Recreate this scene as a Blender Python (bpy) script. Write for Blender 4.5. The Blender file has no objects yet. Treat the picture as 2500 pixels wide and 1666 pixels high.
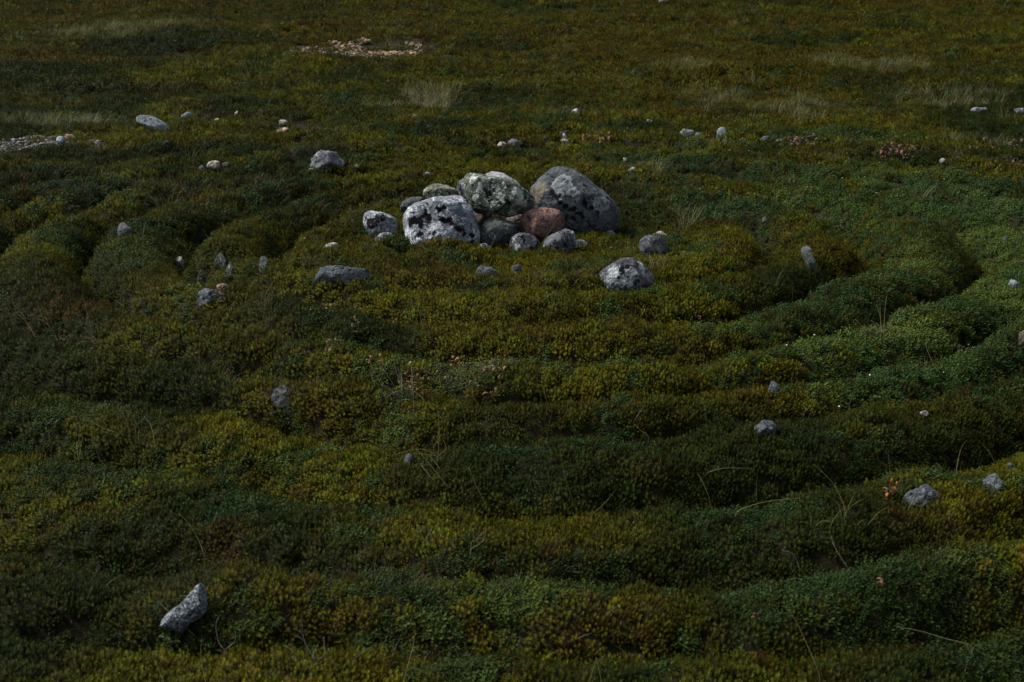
import bpy, bmesh, math, random
import numpy as np
from mathutils import Vector, Matrix

SC = bpy.context.scene
COL = SC.collection
RNG = np.random.default_rng(11)
random.seed(5)

# ------------------------------------------------------------------ noise
def _h(ix, iy, iz):
    n = (ix.astype(np.int64) * 374761393 + iy.astype(np.int64) * 668265263 + iz.astype(np.int64) * 2147483647 // 7) & 0xFFFFFFFF
    n = ((n ^ (n >> 13)) * 1274126177) & 0xFFFFFFFF
    n = ((n ^ (n >> 16)) * 2246822519) & 0xFFFFFFFF
    n = n ^ (n >> 13)
    return (n & 0xFFFFFF) / float(0x800000) - 1.0

def vnoise(x, y, z):
    x, y, z = np.broadcast_arrays(np.asarray(x, float), np.asarray(y, float), np.asarray(z, float))
    ix, iy, iz = np.floor(x), np.floor(y), np.floor(z)
    fx, fy, fz = x - ix, y - iy, z - iz
    s = lambda t: t * t * t * (t * (t * 6 - 15) + 10)
    u, v, w = s(fx), s(fy), s(fz)
    r = 0
    for dx in (0, 1):
        for dy in (0, 1):
            for dz in (0, 1):
                k = (u if dx else 1 - u) * (v if dy else 1 - v) * (w if dz else 1 - w)
                r = r + k * _h(ix + dx, iy + dy, iz + dz)
    return r

def fbm(x, y, z, octv=4, gain=0.5):
    r, a, f, t = 0, 1.0, 1.0, 0
    for i in range(octv):
        r = r + a * vnoise(x * f + 17.3 * i, y * f - 9.1 * i, z * f + 4.7 * i)
        t += a; a *= gain; f *= 2.03
    return r / t

def sstep(a, b, x):
    t = np.clip((x - a) / (b - a), 0, 1)
    return t * t * (3 - 2 * t)

# ------------------------------------------------------------------ camera model (photo pixels: 2500 x 1666)
CAM_H, PITCH, FPX = 1.7, math.radians(15.35), 2500 * 50 / 36
CAM = np.array([0, 0, CAM_H])
FWD = np.array([0, math.cos(PITCH), -math.sin(PITCH)])
UP = np.array([0, math.sin(PITCH), math.cos(PITCH)])
RIGHT = np.array([1.0, 0, 0])

def ray(px, py):
    return FWD + RIGHT * ((px - 1250) / FPX) + UP * ((833 - py) / FPX)

# ------------------------------------------------------------------ terrain
RC = (0.0, 8.35)          # centre of the stone labyrinth
BUMPS = []                # (x, y, radius_x, radius_y, height)

TROUGH_R = np.array([0.80, 1.36, 1.92, 2.50, 3.05, 3.47, 3.98, 4.60, 5.05, 5.60])

def ring_coord(x, y):
    """ring number (troughs at whole numbers) of a point of the stone labyrinth, and its bearing"""
    rx, ry = x - RC[0], y - RC[1]
    ang = np.arctan2(ry, rx)
    r = np.hypot(rx, ry) + 0.09 * vnoise(x * 0.8, y * 0.8, 21.0) + 0.055 * vnoise(x * 2.3, y * 2.3, 31.0) + 0.02 * vnoise(x * 6, y * 6, 33.0)
    r = r - 0.25 * sstep(-0.9, 0.2, ang) * (1 - sstep(1.5, 2.6, ang))
    return np.interp(r, TROUGH_R, np.arange(len(TROUGH_R))), r, ang

def trough(x, y):
    """0 on the banks, 1 along the bottom of a trough"""
    n, r, ang = ring_coord(x, y)
    f = np.abs(n - np.round(n)) * 0.55
    w = sstep(0.85, 1.25, r) * (1 - sstep(4.9, 5.3, r)) * (1 - 0.12 * sstep(1.9, 2.4, np.abs(ang)))
    return np.exp(-(f / 0.095) ** 2) * w * np.clip(0.72 + 0.75 * vnoise(x * 1.1, y * 1.1, 44.0), 0.12, 1.3) * (1 - 0.3 * sstep(3.0, 3.8, r) * np.clip(-np.sin(ang), 0, 1))

def banks(x, y):
    n, r, ang = ring_coord(x, y)
    t = n - np.floor(n)
    dome = 1 - (2 * t - 1) ** 2
    w = sstep(0.85, 1.25, r) * (1 - sstep(4.9, 5.4, r))
    amp = 0.15 + 0.06 * np.clip(np.cos(ang + 0.35), 0, 1) ** 0.7 + 0.02 * np.clip(-np.cos(ang), 0, 1)
    amp = amp * (1 - 0.12 * sstep(1.9, 2.4, np.abs(ang)))
    amp = amp * (0.9 + 0.35 * vnoise(x * 0.6, y * 0.6, 48.0)) * (1 - 0.42 * sstep(3.0, 3.8, r) * np.clip(-np.sin(ang), 0, 1))
    return w * amp * (dome - 0.55) - 0.12 * np.clip(trough(x, y), 0, 1.3)

def height(x, y):
    x = np.asarray(x, float); y = np.asarray(y, float)
    d = np.hypot(x, y)
    h = 0.036 * vnoise(x * 1.7, y * 1.7, 3.3) + 0.030 * vnoise(x * 3.9, y * 3.9, 8.1) + 0.014 * vnoise(x * 8.5, y * 8.5, 1.7)
    h = h + banks(x, y)
    # low swells of the open moor beyond the rings
    far = sstep(11, 18, d)
    h = h + far * (0.14 * vnoise(x * 0.33, y * 0.55, 5.0) + 0.08 * vnoise(x * 0.9, y * 1.3, 6.0))
    h = h + sstep(30, 90, d) * 0.5 * vnoise(x * 0.03, y * 0.05, 9.0)
    for bx, by, sx, sy, a in BUMPS:
        h = h + a * np.exp(-((x - bx) / sx) ** 2 - ((y - by) / sy) ** 2)
    return h

def at(px, py, plants=1.0):
    """the point of the heath seen at a photo pixel"""
    rd = ray(px, py)
    t0 = CAM_H / max(-rd[2], 0.012)
    t = np.linspace(t0 * 0.6, t0 * 1.6, 500)
    P = CAM[None] + rd[None] * t[:, None]
    below = P[:, 2] < height(P[:, 0], P[:, 1]) + plants * 0.045 * np.clip(P[:, 1] / 8.0, 1, 4)
    i = int(np.argmax(below)) if below.any() else len(t) - 1
    p = P[max(i, 1)]
    return np.array([p[0], p[1], float(height(p[0], p[1]))])

def flat(px, py):
    rd = ray(px, py); t = CAM_H / -rd[2]
    return CAM + rd * t

def bump(px, py, rx_px, ry_m, a):
    p = flat(px, py)
    BUMPS.append((p[0], p[1], rx_px * p[1] / FPX, ry_m, a))

bump(1085, 632, 60, 0.13, 0.06)
bump(985, 628, 40, 0.14, -0.05)     # the heath bush before the big left boulder
bump(935, 610, 45, 0.12, 0.05)
bump(1500, 570, 60, 0.15, -0.05)
bump(570, 672, 80, 0.12, -0.07)
bump(560, 560, 90, 0.25, 0.05)
bump(2270, 670, 60, 0.2, -0.05)
bump(372, 985, 45, 0.12, -0.05)
bump(1380, 618, 30, 0.1, -0.03)
bump(2230, 1270, 90, 0.14, -0.07)


# ------------------------------------------------------------------ node helpers
def new_mat(name):
    m = bpy.data.materials.new(name); m.use_nodes = True
    nt = m.node_tree; nt.nodes.clear()
    return m, nt

def N(nt, typ, **kw):
    n = nt.nodes.new(typ)
    for k, v in kw.items():
        if k in n.inputs.keys() if hasattr(n.inputs, 'keys') else False:
            n.inputs[k].default_value = v
        else:
            setattr(n, k, v)
    return n

def setin(n, **kw):
    for k, v in kw.items():
        n.inputs[k.replace('_', ' ')].default_value = v
    return n

def ramp(nt, src, p0, p1, c0=(0, 0, 0, 1), c1=(1, 1, 1, 1)):
    r = nt.nodes.new('ShaderNodeValToRGB')
    if p0 > p1: p0, p1, c0, c1 = p1, p0, c1, c0
    r.color_ramp.elements[0].position = p0; r.color_ramp.elements[0].color = c0
    r.color_ramp.elements[1].position = p1; r.color_ramp.elements[1].color = c1
    nt.links.new(src, r.inputs[0]); return r.outputs[0]

def mix(nt, fac, a, b, blend='MIX'):
    m = nt.nodes.new('ShaderNodeMix'); m.data_type = 'RGBA'; m.blend_type = blend
    for sock, v in ((m.inputs[0], fac), (m.inputs[6], a), (m.inputs[7], b)):
        if isinstance(v, (int, float)): sock.default_value = v
        elif isinstance(v, tuple): sock.default_value = v if len(v) == 4 else v + (1,)
        else: nt.links.new(v, sock)
    return m.outputs[2]

def math_n(nt, op, a, b=0.0):
    m = nt.nodes.new('ShaderNodeMath'); m.operation = op
    for sock, v in ((m.inputs[0], a), (m.inputs[1], b)):
        if isinstance(v, (int, float)): sock.default_value = v
        else: nt.links.new(v, sock)
    return m.outputs[0]

def noise_n(nt, vec, scale, detail=4, rough=0.55, dist=0.0):
    n = nt.nodes.new('ShaderNodeTexNoise')
    setin(n, Scale=scale, Detail=detail, Roughness=rough, Distortion=dist)
    nt.links.new(vec, n.inputs['Vector']); return n.outputs['Fac']

def out(nt, shader):
    o = nt.nodes.new('ShaderNodeOutputMaterial'); nt.links.new(shader, o.inputs['Surface']); return o

# ------------------------------------------------------------------ materials
def stone_mat(name, dark, light, pale=(0.42, 0.45, 0.44), pale_amt=0.45, black_amt=0.35, speck=0.35, lich_scale=9.0, grain=260):
    m, nt = new_mat(name)
    tc = nt.nodes.new('ShaderNodeTexCoord'); oi = nt.nodes.new('ShaderNodeObjectInfo')
    sh = math_n(nt, 'MULTIPLY', oi.outputs['Random'], 37.0)
    add = nt.nodes.new('ShaderNodeVectorMath'); add.operation = 'ADD'
    nt.links.new(tc.outputs['Object'], add.inputs[0]); nt.links.new(sh, add.inputs[1])
    v = add.outputs[0]
    base = mix(nt, ramp(nt, noise_n(nt, v, 11, 6, 0.6, 0.3), 0.36, 0.66), dark, light)
    # mineral grain
    g = noise_n(nt, v, grain, 2, 0.7)
    base = mix(nt, math_n(nt, 'MULTIPLY', ramp(nt, g, 0.52, 0.64), speck), base, tuple(min(0.6, c * 1.6 + 0.05) for c in light))
    base = mix(nt, math_n(nt, 'MULTIPLY', ramp(nt, g, 0.48, 0.36), speck), base, tuple(c * 0.35 for c in dark))
    # crustose lichen: pale, then black
    pm = ramp(nt, noise_n(nt, v, lich_scale, 9, 0.68, 0.5), 0.60 - 0.20 * pale_amt, 0.625 - 0.20 * pale_amt)
    pm = math_n(nt, 'MULTIPLY', pm, ramp(nt, noise_n(nt, v, lich_scale * 5, 4, 0.7), 0.40, 0.50))
    base = mix(nt, math_n(nt, 'MULTIPLY', pm, 0.85), base, pale)
    ad = nt.nodes.new('ShaderNodeAttribute'); ad.attribute_name = 'lichen_pale'
    base = mix(nt, math_n(nt, 'MULTIPLY', ad.outputs['Fac'], ramp(nt, noise_n(nt, v, 70, 5, 0.7), 0.30, 0.5)), base, tuple(min(0.62, c * 1.12) for c in pale))
    adc = nt.nodes.new('ShaderNodeAttribute'); adc.attribute_name = 'lichen_disc'
    base = mix(nt, adc.outputs['Fac'], base, mix(nt, ramp(nt, noise_n(nt, v, 45, 6, 0.7), 0.35, 0.7), (0.16, 0.188, 0.203, 1), (0.28, 0.31, 0.325, 1)))
    bm_ = ramp(nt, noise_n(nt, v, lich_scale * 1.3 + 3, 8, 0.66, 0.8), 0.425 + 0.25 * (black_amt - 0.35), 0.395 + 0.25 * (black_amt - 0.35))
    base = mix(nt, math_n(nt, 'MULTIPLY', bm_, min(1, black_amt * 2.2)), base, (0.012, 0.012, 0.013, 1))
    ab = nt.nodes.new('ShaderNodeAttribute'); ab.attribute_name = 'lichen_black'
    base = mix(nt, ab.outputs['Fac'], base, (0.010, 0.010, 0.011, 1))
    aw = nt.nodes.new('ShaderNodeAttribute'); aw.attribute_name = 'stain_warm'
    base = mix(nt, math_n(nt, 'MULTIPLY', aw.outputs['Fac'], 0.6), base, (0.24, 0.19, 0.135, 1))
    base = mix(nt, 1.0, base, ramp(nt, noise_n(nt, v, 75, 5, 0.75), 0.38, 0.60, (0.62, 0.62, 0.62, 1), (1, 1, 1, 1)), 'MULTIPLY')
    b = nt.nodes.new('ShaderNodeBsdfPrincipled')
    nt.links.new(base, b.inputs['Base Color']); b.inputs['Roughness'].default_value = 0.9
    b.inputs['Specular IOR Level'].default_value = 0.04
    bp = nt.nodes.new('ShaderNodeBump'); setin(bp, Strength=1.0, Distance=0.028)
    hsum = math_n(nt, 'ADD', noise_n(nt, v, 38, 8, 0.65), math_n(nt, 'MULTIPLY', pm, 0.25))
    nt.links.new(hsum, bp.inputs['Height']); nt.links.new(bp.outputs[0], b.inputs['Normal'])
    out(nt, b.outputs[0]); return m

MS = {
 'grey':   stone_mat('grey_gneiss', (0.065, 0.074, 0.083), (0.155, 0.172, 0.19), (0.35, 0.38, 0.40), 0.26, 0.40, lich_scale=17),
 'slate':  stone_mat('slate_grey_stone', (0.042, 0.050, 0.058), (0.098, 0.115, 0.128), (0.18, 0.205, 0.222), 0.22, 0.42, lich_scale=22),
 'pale':   stone_mat('pale_blue_grey_stone', (0.10, 0.118, 0.132), (0.20, 0.23, 0.25), (0.31, 0.345, 0.365), 0.3, 0.36, lich_scale=20),
 'chalk':  stone_mat('chalky_stone', (0.20, 0.20, 0.195), (0.34, 0.345, 0.34), (0.42, 0.43, 0.43), 0.3, 0.25, lich_scale=20),
 'blue':   stone_mat('blue_grey_gneiss', (0.085, 0.099, 0.118), (0.21, 0.238, 0.268), (0.46, 0.50, 0.54), 0.46, 0.40, lich_scale=15),
 'dark':   stone_mat('dark_gneiss', (0.034, 0.040, 0.042), (0.085, 0.094, 0.093), (0.25, 0.27, 0.262), 0.06, 0.34, lich_scale=18),
 'green':  stone_mat('lichen_green_stone', (0.042, 0.054, 0.042), (0.11, 0.128, 0.10), (0.40, 0.44, 0.395), 0.34, 0.40, lich_scale=19),
 'right':  stone_mat('weathered_gneiss', (0.034, 0.040, 0.046), (0.092, 0.104, 0.115), (0.20, 0.22, 0.23), 0.14, 0.40, lich_scale=16),
 'yellow': stone_mat('yellow_lichen_stone', (0.06, 0.065, 0.045), (0.17, 0.18, 0.13), (0.42, 0.44, 0.345), 0.55, 0.42, lich_scale=24),
 'pink':   stone_mat('pink_granite', (0.042, 0.027, 0.027), (0.22, 0.128, 0.105), (0.36, 0.245, 0.21), 0.28, 0.40, 0.7, lich_scale=22),
 'white':  stone_mat('white_lichen_stone', (0.22, 0.235, 0.25), (0.40, 0.425, 0.445), (0.55, 0.575, 0.59), 0.4, 0.34, lich_scale=16),
 'cream':  stone_mat('cream_stone', (0.25, 0.225, 0.19), (0.42, 0.38, 0.325), (0.50, 0.46, 0.41), 0.3, 0.2),
 'speck':  stone_mat('speckled_granite', (0.055, 0.066, 0.074), (0.125, 0.146, 0.163), (0.20, 0.22, 0.24), 0.1, 0.1, 1.0, grain=150),
 'lichen': stone_mat('patchy_lichen_stone', (0.045, 0.045, 0.056), (0.115, 0.12, 0.135), (0.33, 0.37, 0.38), 0.26, 0.46, lich_scale=15),
 'brown':  stone_mat('brown_stone', (0.042, 0.032, 0.026), (0.12, 0.095, 0.078), (0.26, 0.245, 0.23), 0.2, 0.36),
 'rose':   stone_mat('rose_pebble', (0.12, 0.08, 0.068), (0.26, 0.185, 0.16), (0.34, 0.29, 0.27), 0.2, 0.1),
}

def plant_mat(name, low, tint_lo, rough, spec, transl=0.25, tip_gain=1.0):
    """leaf colour = the plant's own colour (per plant) mixed from darkened old growth to young tip"""
    m, nt = new_mat(name)
    ai = nt.nodes.new('ShaderNodeAttribute'); ai.attribute_type = 'INSTANCER'; ai.attribute_name = 'tint'
    at_ = nt.nodes.new('ShaderNodeAttribute'); at_.attribute_name = 'young'
    av = nt.nodes.new('ShaderNodeAttribute'); av.attribute_name = 'vary'
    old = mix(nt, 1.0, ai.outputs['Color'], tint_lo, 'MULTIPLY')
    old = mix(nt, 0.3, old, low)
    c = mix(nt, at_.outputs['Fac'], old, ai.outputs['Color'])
    hsv = nt.nodes.new('ShaderNodeHueSaturation')
    nt.links.new(c, hsv.inputs['Color'])
    nt.links.new(math_n(nt, 'ADD', math_n(nt, 'MULTIPLY', av.outputs['Fac'], 0.05), 0.475), hsv.inputs['Hue'])
    nt.links.new(math_n(nt, 'ADD', math_n(nt, 'MULTIPLY', av.outputs['Fac'], 0.8), 0.6), hsv.inputs['Value'])
    b = nt.nodes.new('ShaderNodeBsdfPrincipled')
    nt.links.new(hsv.outputs[0], b.inputs['Base Color'])
    b.inputs['Roughness'].default_value = rough; b.inputs['Specular IOR Level'].default_value = spec
    t = nt.nodes.new('ShaderNodeBsdfTranslucent'); nt.links.new(hsv.outputs[0], t.inputs['Color'])
    ms = nt.nodes.new('ShaderNodeMixShader'); ms.inputs[0].default_value = transl
    nt.links.new(b.outputs[0], ms.inputs[1]); nt.links.new(t.outputs[0], ms.inputs[2])
    out(nt, ms.outputs[0]); return m

M_CROW = plant_mat('crowberry_leaf', (0.005, 0.006, 0.002, 1), (0.17, 0.23, 0.26, 1), 0.6, 0.04, 0.12)  # old growth darkened past its own tone, as shade in the gaps
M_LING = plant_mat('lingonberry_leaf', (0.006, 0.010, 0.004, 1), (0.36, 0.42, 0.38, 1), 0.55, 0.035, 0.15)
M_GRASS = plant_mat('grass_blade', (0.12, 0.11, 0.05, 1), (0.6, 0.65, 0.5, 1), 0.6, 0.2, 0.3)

def simple_mat(name, c0, c1, scale=40, rough=0.8, transl=0.0):
    m, nt = new_mat(name)
    tc = nt.nodes.new('ShaderNodeTexCoord')
    c = mix(nt, ramp(nt, noise_n(nt, tc.outputs['Object'], scale, 4), 0.35, 0.65), c0, c1)
    b = nt.nodes.new('ShaderNodeBsdfPrincipled'); nt.links.new(c, b.inputs['Base Color'])
    b.inputs['Roughness'].default_value = rough; b.inputs['Specular IOR Level'].default_value = 0.2
    out(nt, b.outputs[0]); return m

M_STRAW = simple_mat('dry_straw', (0.10, 0.088, 0.038), (0.18, 0.158, 0.078), 30)
M_GREENSTEM = simple_mat('green_stem', (0.06, 0.07, 0.014), (0.12, 0.13, 0.03), 30)
M_TWIG = simple_mat('grey_twig', (0.06, 0.055, 0.05), (0.14, 0.13, 0.12), 60)
M_DEADLEAF = simple_mat('withered_leaf', (0.055, 0.024, 0.010), (0.135, 0.080, 0.042), 55)
M_DEADPINK = simple_mat('withered_leaf_pink', (0.05, 0.024, 0.017), (0.095, 0.055, 0.04), 40)
M_RUST = simple_mat('rust_leaf', (0.14, 0.04, 0.01), (0.22, 0.085, 0.02), 60)
M_BLOSSOM = simple_mat('white_blossom', (0.40, 0.40, 0.37), (0.55, 0.55, 0.52), 200)

def ground_mat():
    m, nt = new_mat('moor_soil')
    geo = nt.nodes.new('ShaderNodeNewGeometry'); v = geo.outputs['Position']
    c = mix(nt, ramp(nt, noise_n(nt, v, 1.1, 6, 0.6), 0.35, 0.65), (0.006, 0.006, 0.0025, 1), (0.010, 0.008, 0.003, 1))
    c = mix(nt, ramp(nt, noise_n(nt, v, 26, 6, 0.7), 0.35, 0.7), c, (0.013, 0.012, 0.004, 1))
    b = nt.nodes.new('ShaderNodeBsdfPrincipled'); nt.links.new(c, b.inputs['Base Color'])
    b.inputs['Roughness'].default_value = 0.95; b.inputs['Specular IOR Level'].default_value = 0.1
    bp = nt.nodes.new('ShaderNodeBump'); setin(bp, Strength=0.8, Distance=0.03)
    nt.links.new(noise_n(nt, v, 45, 6, 0.7), bp.inputs['Height']); nt.links.new(bp.outputs[0], b.inputs['Normal'])
    out(nt, b.outputs[0]); return m

# ------------------------------------------------------------------ mesh helpers
def mesh_obj(name, V, F, mat, smooth=True, link=True, attrs=None, loc=None):
    me = bpy.data.meshes.new(name)
    V = np.asarray(V, float)
    if isinstance(F, np.ndarray):
        me.vertices.add(len(V)); me.vertices.foreach_set('co', V.ravel())
        k = F.shape[1]
        me.loops.add(F.size); me.loops.foreach_set('vertex_index', F.ravel().astype(np.int32))
        me.polygons.add(len(F))
        me.polygons.foreach_set('loop_start', np.arange(0, F.size, k, dtype=np.int32))
        me.update(calc_edges=True)
    else:
        me.from_pydata(V.tolist(), [], F); me.update()
    if smooth: me.polygons.foreach_set('use_smooth', np.ones(len(me.polygons), bool))
    for k_, a in (attrs or {}).items():
        at_ = me.attributes.new(k_, 'FLOAT', 'POINT'); at_.data.foreach_set('value', np.asarray(a, np.float32))
    if mat: me.materials.append(mat)
    o = bpy.data.objects.new(name, me)
    if loc is not None: o.location = loc
    if link: COL.objects.link(o)
    return o

def tag(o, label, cat=None, group=None, kind=None):
    o['label'] = label
    if cat: o['category'] = cat
    if group: o['group'] = group
    if kind: o['kind'] = kind
    return o

# ------------------------------------------------------------------ ground sheet
def build_ground():
    ys = np.concatenate([np.arange(-3, 1.5, 0.15), np.arange(1.5, 13, 0.035), 13 * np.geomspace(1, 90, 230)])
    t = np.linspace(-1, 1, 421); t = np.sign(t) * (0.75 * np.abs(t) + 0.25 * np.abs(t) ** 3)
    Y, T = np.meshgrid(ys, t, indexing='ij')
    X = T * (0.62 * np.abs(Y) + 3.2)
    Z = height(X, Y)
    n, k = Y.shape
    i = np.arange(n * k).reshape(n, k)
    F = np.stack([i[:-1, :-1], i[:-1, 1:], i[1:, 1:], i[1:, :-1]], -1).reshape(-1, 4)
    o = mesh_obj('ground', np.stack([X, Y, Z], -1).reshape(-1, 3), F, ground_mat())
    tag(o, 'dark peaty ground of the moor under the heath', kind='structure')
build_ground()

# ------------------------------------------------------------------ stones
_ICO = {}
def ico(sub):
    if sub not in _ICO:
        bm = bmesh.new(); bmesh.ops.create_icosphere(bm, subdivisions=sub, radius=1.0)
        V = np.array([v.co[:] for v in bm.verts]); F = np.array([[l.index for l in f.verts] for f in bm.faces])
        bm.free(); _ICO[sub] = (V / np.linalg.norm(V, axis=1)[:, None], F)
    return _ICO[sub]

def catmull(P, n=10):
    P = np.asarray(P, float); m = len(P); res = []
    for i in range(m):
        p0, p1, p2, p3 = P[i - 1], P[i], P[(i + 1) % m], P[(i + 2) % m]
        for t in np.linspace(0, 1, n, endpoint=False):
            res.append(0.5 * (2 * p1 + (p2 - p0) * t + (2 * p0 - 5 * p1 + 4 * p2 - p3) * t ** 2 + (3 * p1 - p0 - 3 * p2 + p3) * t ** 3))
    return np.array(res)

STONES = []      # (x, y, half width, half depth) of each stone standing in the heath

def stone(name, label, pts, mat, depth=None, thick=0.8, sub=5, seed=0, rough=0.05, cuts=5, black=(), pale=(), disc=(), warm=(),
          group=None, visible_bottom=None, cat='stone', clear=0.55, plants=1.0):
    """boulder with the given silhouette (photo pixels), its own distance, size and thickness"""
    rs = np.random.default_rng(seed + 1000)
    P = catmull(pts)
    x0, x1, y0, y1 = P[:, 0].min(), P[:, 0].max(), P[:, 1].min(), P[:, 1].max()
    cx, cy = (x0 + x1) / 2, (y0 + y1) / 2
    vb = visible_bottom if visible_bottom is not None else y1
    half = min(x1 - x0, y1 - y0) / 2
    half = 0.5 * half + 0.5 * math.sqrt((x1 - x0) * (y1 - y0)) / 2
    if depth is None:
        g = at(cx, vb, plants)
        b = half * g[1] / FPX * thick
        depth = g[1] + 0.55 * b
    rd = ray(cx, cy); zc = depth / rd[1]
    C = CAM + rd * zc
    k = zc / FPX
    b = half * k * thick
    du, dv = (P[:, 0] - cx) * k, -(P[:, 1] - cy) * k
    th = np.arctan2(dv, du); rr = np.hypot(du, dv); o_ = np.argsort(th)
    th, rr = th[o_], rr[o_]
    D, F = ico(sub)
    T = np.arctan2(D[:, 1], D[:, 0])
    R = 1.025 * np.interp(T, np.concatenate([th - 2 * np.pi, th, th + 2 * np.pi]), np.tile(rr, 3))
    s = np.hypot(D[:, 0], D[:, 1])
    sp = s ** 0.88
    # the mean radius near the view axis, the outline away from it
    U, Vv, W = R * sp * np.cos(T), R * sp * np.sin(T), b * np.sign(D[:, 2]) * np.abs(D[:, 2]) ** 0.9
    L = np.stack([U, Vv, W], -1)
    size = half * k
    # flattened facets
    for i in range(cuts):
        n = rs.normal(size=3); n[2] = abs(n[2]) * 1.3 + 0.25; n[1] += 0.2; n /= np.linalg.norm(n)
        d = L @ n; lim = np.quantile(d, 0.86 + 0.11 * rs.random())
        ex = np.clip(d - lim, 0, None)
        L = L - n[None] * (ex * 0.85)[:, None]
    nrm = L / np.maximum(np.linalg.norm(L, axis=1), 1e-6)[:, None]
    q = L / size
    o3 = rs.random(3) * 50
    nz = fbm(q[:, 0] * 1.3 + o3[0], q[:, 1] * 1.3 + o3[1], q[:, 2] * 1.3 + o3[2], 3) * rough * 2.1 \
        + fbm(q[:, 0] * 5 + o3[0], q[:, 1] * 5 + o3[1], q[:, 2] * 5 + o3[2], 4) * rough * 0.9
    L = L + nrm * (nz * size)[:, None]
    # lichen growth masks
    pxl = L[:, 0] / k + cx; pyl = cy - L[:, 1] / k
    wn1 = fbm(q[:, 0] * 5 + 3, q[:, 1] * 5, q[:, 2] * 5, 5, 0.62); wn2 = fbm(q[:, 0] * 5 + 30, q[:, 1] * 5, q[:, 2] * 5 + 9, 5, 0.62)
    front = sstep(-0.25, 0.05, D[:, 2])
    def mask(lst, warp, soft):
        r = np.zeros(len(L))
        for (sx, sy, sr) in lst:
            d = np.hypot(pxl - sx + wn1 * min(sr, 16) * warp, pyl - sy + wn2 * min(sr, 16) * warp) / sr
            r = np.maximum(r, 1 - sstep(1 - soft, 1 + soft, d))
        return r * front
    attrs = {}
    if black: attrs['lichen_black'] = mask(black, 2.0, 0.10)
    if pale: attrs['lichen_pale'] = mask(pale, 1.9, 0.2)
    if disc:
        rim = mask([(a_, b_, c_ * 0.78) for a_, b_, c_ in disc], 0.9, 0.12)
        attrs['lichen_disc'] = mask(disc, 0.9, 0.07) * (1 - 0.42 * rim)
    if warm: attrs['stain_warm'] = mask(warm, 1.1, 0.5)
    Wd = L[:, :1] * RIGHT[None] + L[:, 1:2] * UP[None] - L[:, 2:3] * FWD[None]
    ob = mesh_obj(name, Wd, F, MS[mat], attrs=attrs, loc=C)
    tag(ob, label, cat, group)
    if clear: STONES.append((C[0], C[1], (x1 - x0) / 2 * k * clear, b * clear))
    return ob

def box_pts(x0, y0, x1, y1, seed=0, bury=0.45, flat_=2.4, skew=0.0):
    """silhouette of a half-buried stone whose visible part fills the box"""
    rs = np.random.default_rng(seed)
    H = (y1 - y0) * (1 + bury); cx, cy = (x0 + x1) / 2, y0 + H / 2
    a, c = (x1 - x0) / 2, H / 2
    ph = rs.random(3) * 6.28
    pts = []
    for t in np.linspace(0, 2 * np.pi, 14, endpoint=False):
        ct, st = math.cos(t), math.sin(t)
        r = 1 / (abs(ct) ** flat_ + abs(st) ** flat_) ** (1 / flat_)
        r *= 1 + 0.10 * math.sin(2 * t + ph[0]) + 0.09 * math.sin(3 * t + ph[1]) + 0.05 * math.sin(5 * t + ph[2])
        x, y = r * ct, r * st
        pts.append((x + skew * y, y))
    P = np.array(pts); P = (P - P.min(0)) / (P.max(0) - P.min(0)) * 2 - 1
    return [(cx + a * p[0], cy - c * p[1]) for p in P]

def A(L, s=0.34, ox=850, oy=380): return [(ox + x * s, oy + y * s) for x, y in L]
def A3(L, s=0.34, ox=850, oy=380): return [(ox + x * s, oy + y * s, r * s) for x, y, r in L]

G_C = 'stones of the cairn'
stone('boulder', 'biggest pale grey boulder at the left of the cairn, blotched with black lichen',
      A([(345,520),(360,460),(400,400),(470,345),(560,318),(650,300),(760,298),(830,320),(880,370),(915,440),(940,520),(945,600),(920,690),(860,730),(700,750),(520,740),(430,690),(370,610)]),
      'blue', 8.36, 0.95, 7, 1, 0.045, 4, group=G_C,
      black=A3([(500,500,42),(560,440,32),(590,455,24),(530,520,26),(545,575,30),(625,570,22),(680,470,24),(715,490,26),(755,520,26),(800,545,26),(835,575,22),(880,640,26),(895,580,22),(670,400,20),(705,385,16),(890,690,20)]),
      pale=A3([(435,430,36),(560,620,60),(640,540,50),(480,620,50),(430,560,40)]), clear=0.7)
stone('boulder', 'large tall dark grey boulder at the right of the cairn with round lichen discs',
      A([(1325,240),(1360,200),(1420,140),(1480,100),(1550,92),(1620,105),(1680,145),(1760,205),(1840,270),(1900,340),(1930,420),(1925,500),(1890,550),(1820,585),(1720,600),(1640,590),(1540,560),(1440,480),(1350,400),(1328,320)]),
      'right', 8.80, 0.95, 7, 22, 0.04, 1, group=G_C,
      black=A3([(1470,295,24),(1490,325,22),(1520,355,22),(1560,378,18),(1600,405,24),(1645,440,22),(1615,475,16),(1690,365,26),(1735,395,16),(1690,235,14),(1850,320,12),(1560,470,12)]),
      disc=A3([(1540,235,74),(1590,318,64),(1805,375,58)]), warm=A3([(1375,262,46),(1345,310,26)]), clear=0.7)
stone('boulder', 'mossy green grey slab-sided boulder lying on top of the cairn',
      A([(840,190),(860,145),(910,130),(1000,140),(1090,160),(1180,180),(1250,205),(1300,235),(1335,290),(1330,350),(1290,400),(1200,432),(1140,438),(1060,425),(980,420),(910,390),(870,330),(840,270)]),
      'green', 8.47, 0.9, 7, 4, 0.045, 6, group=G_C,
      pale=A3([(960,250,30),(1060,230,38),(1100,310,26),(1220,270,36),(1250,300,26),(1180,400,30),(1050,360,24),(925,300,22),(900,165,30),(1270,350,26)]),
      black=A3([(1000,290,24),(1030,330,20),(1140,350,22)]), clear=0)
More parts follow.
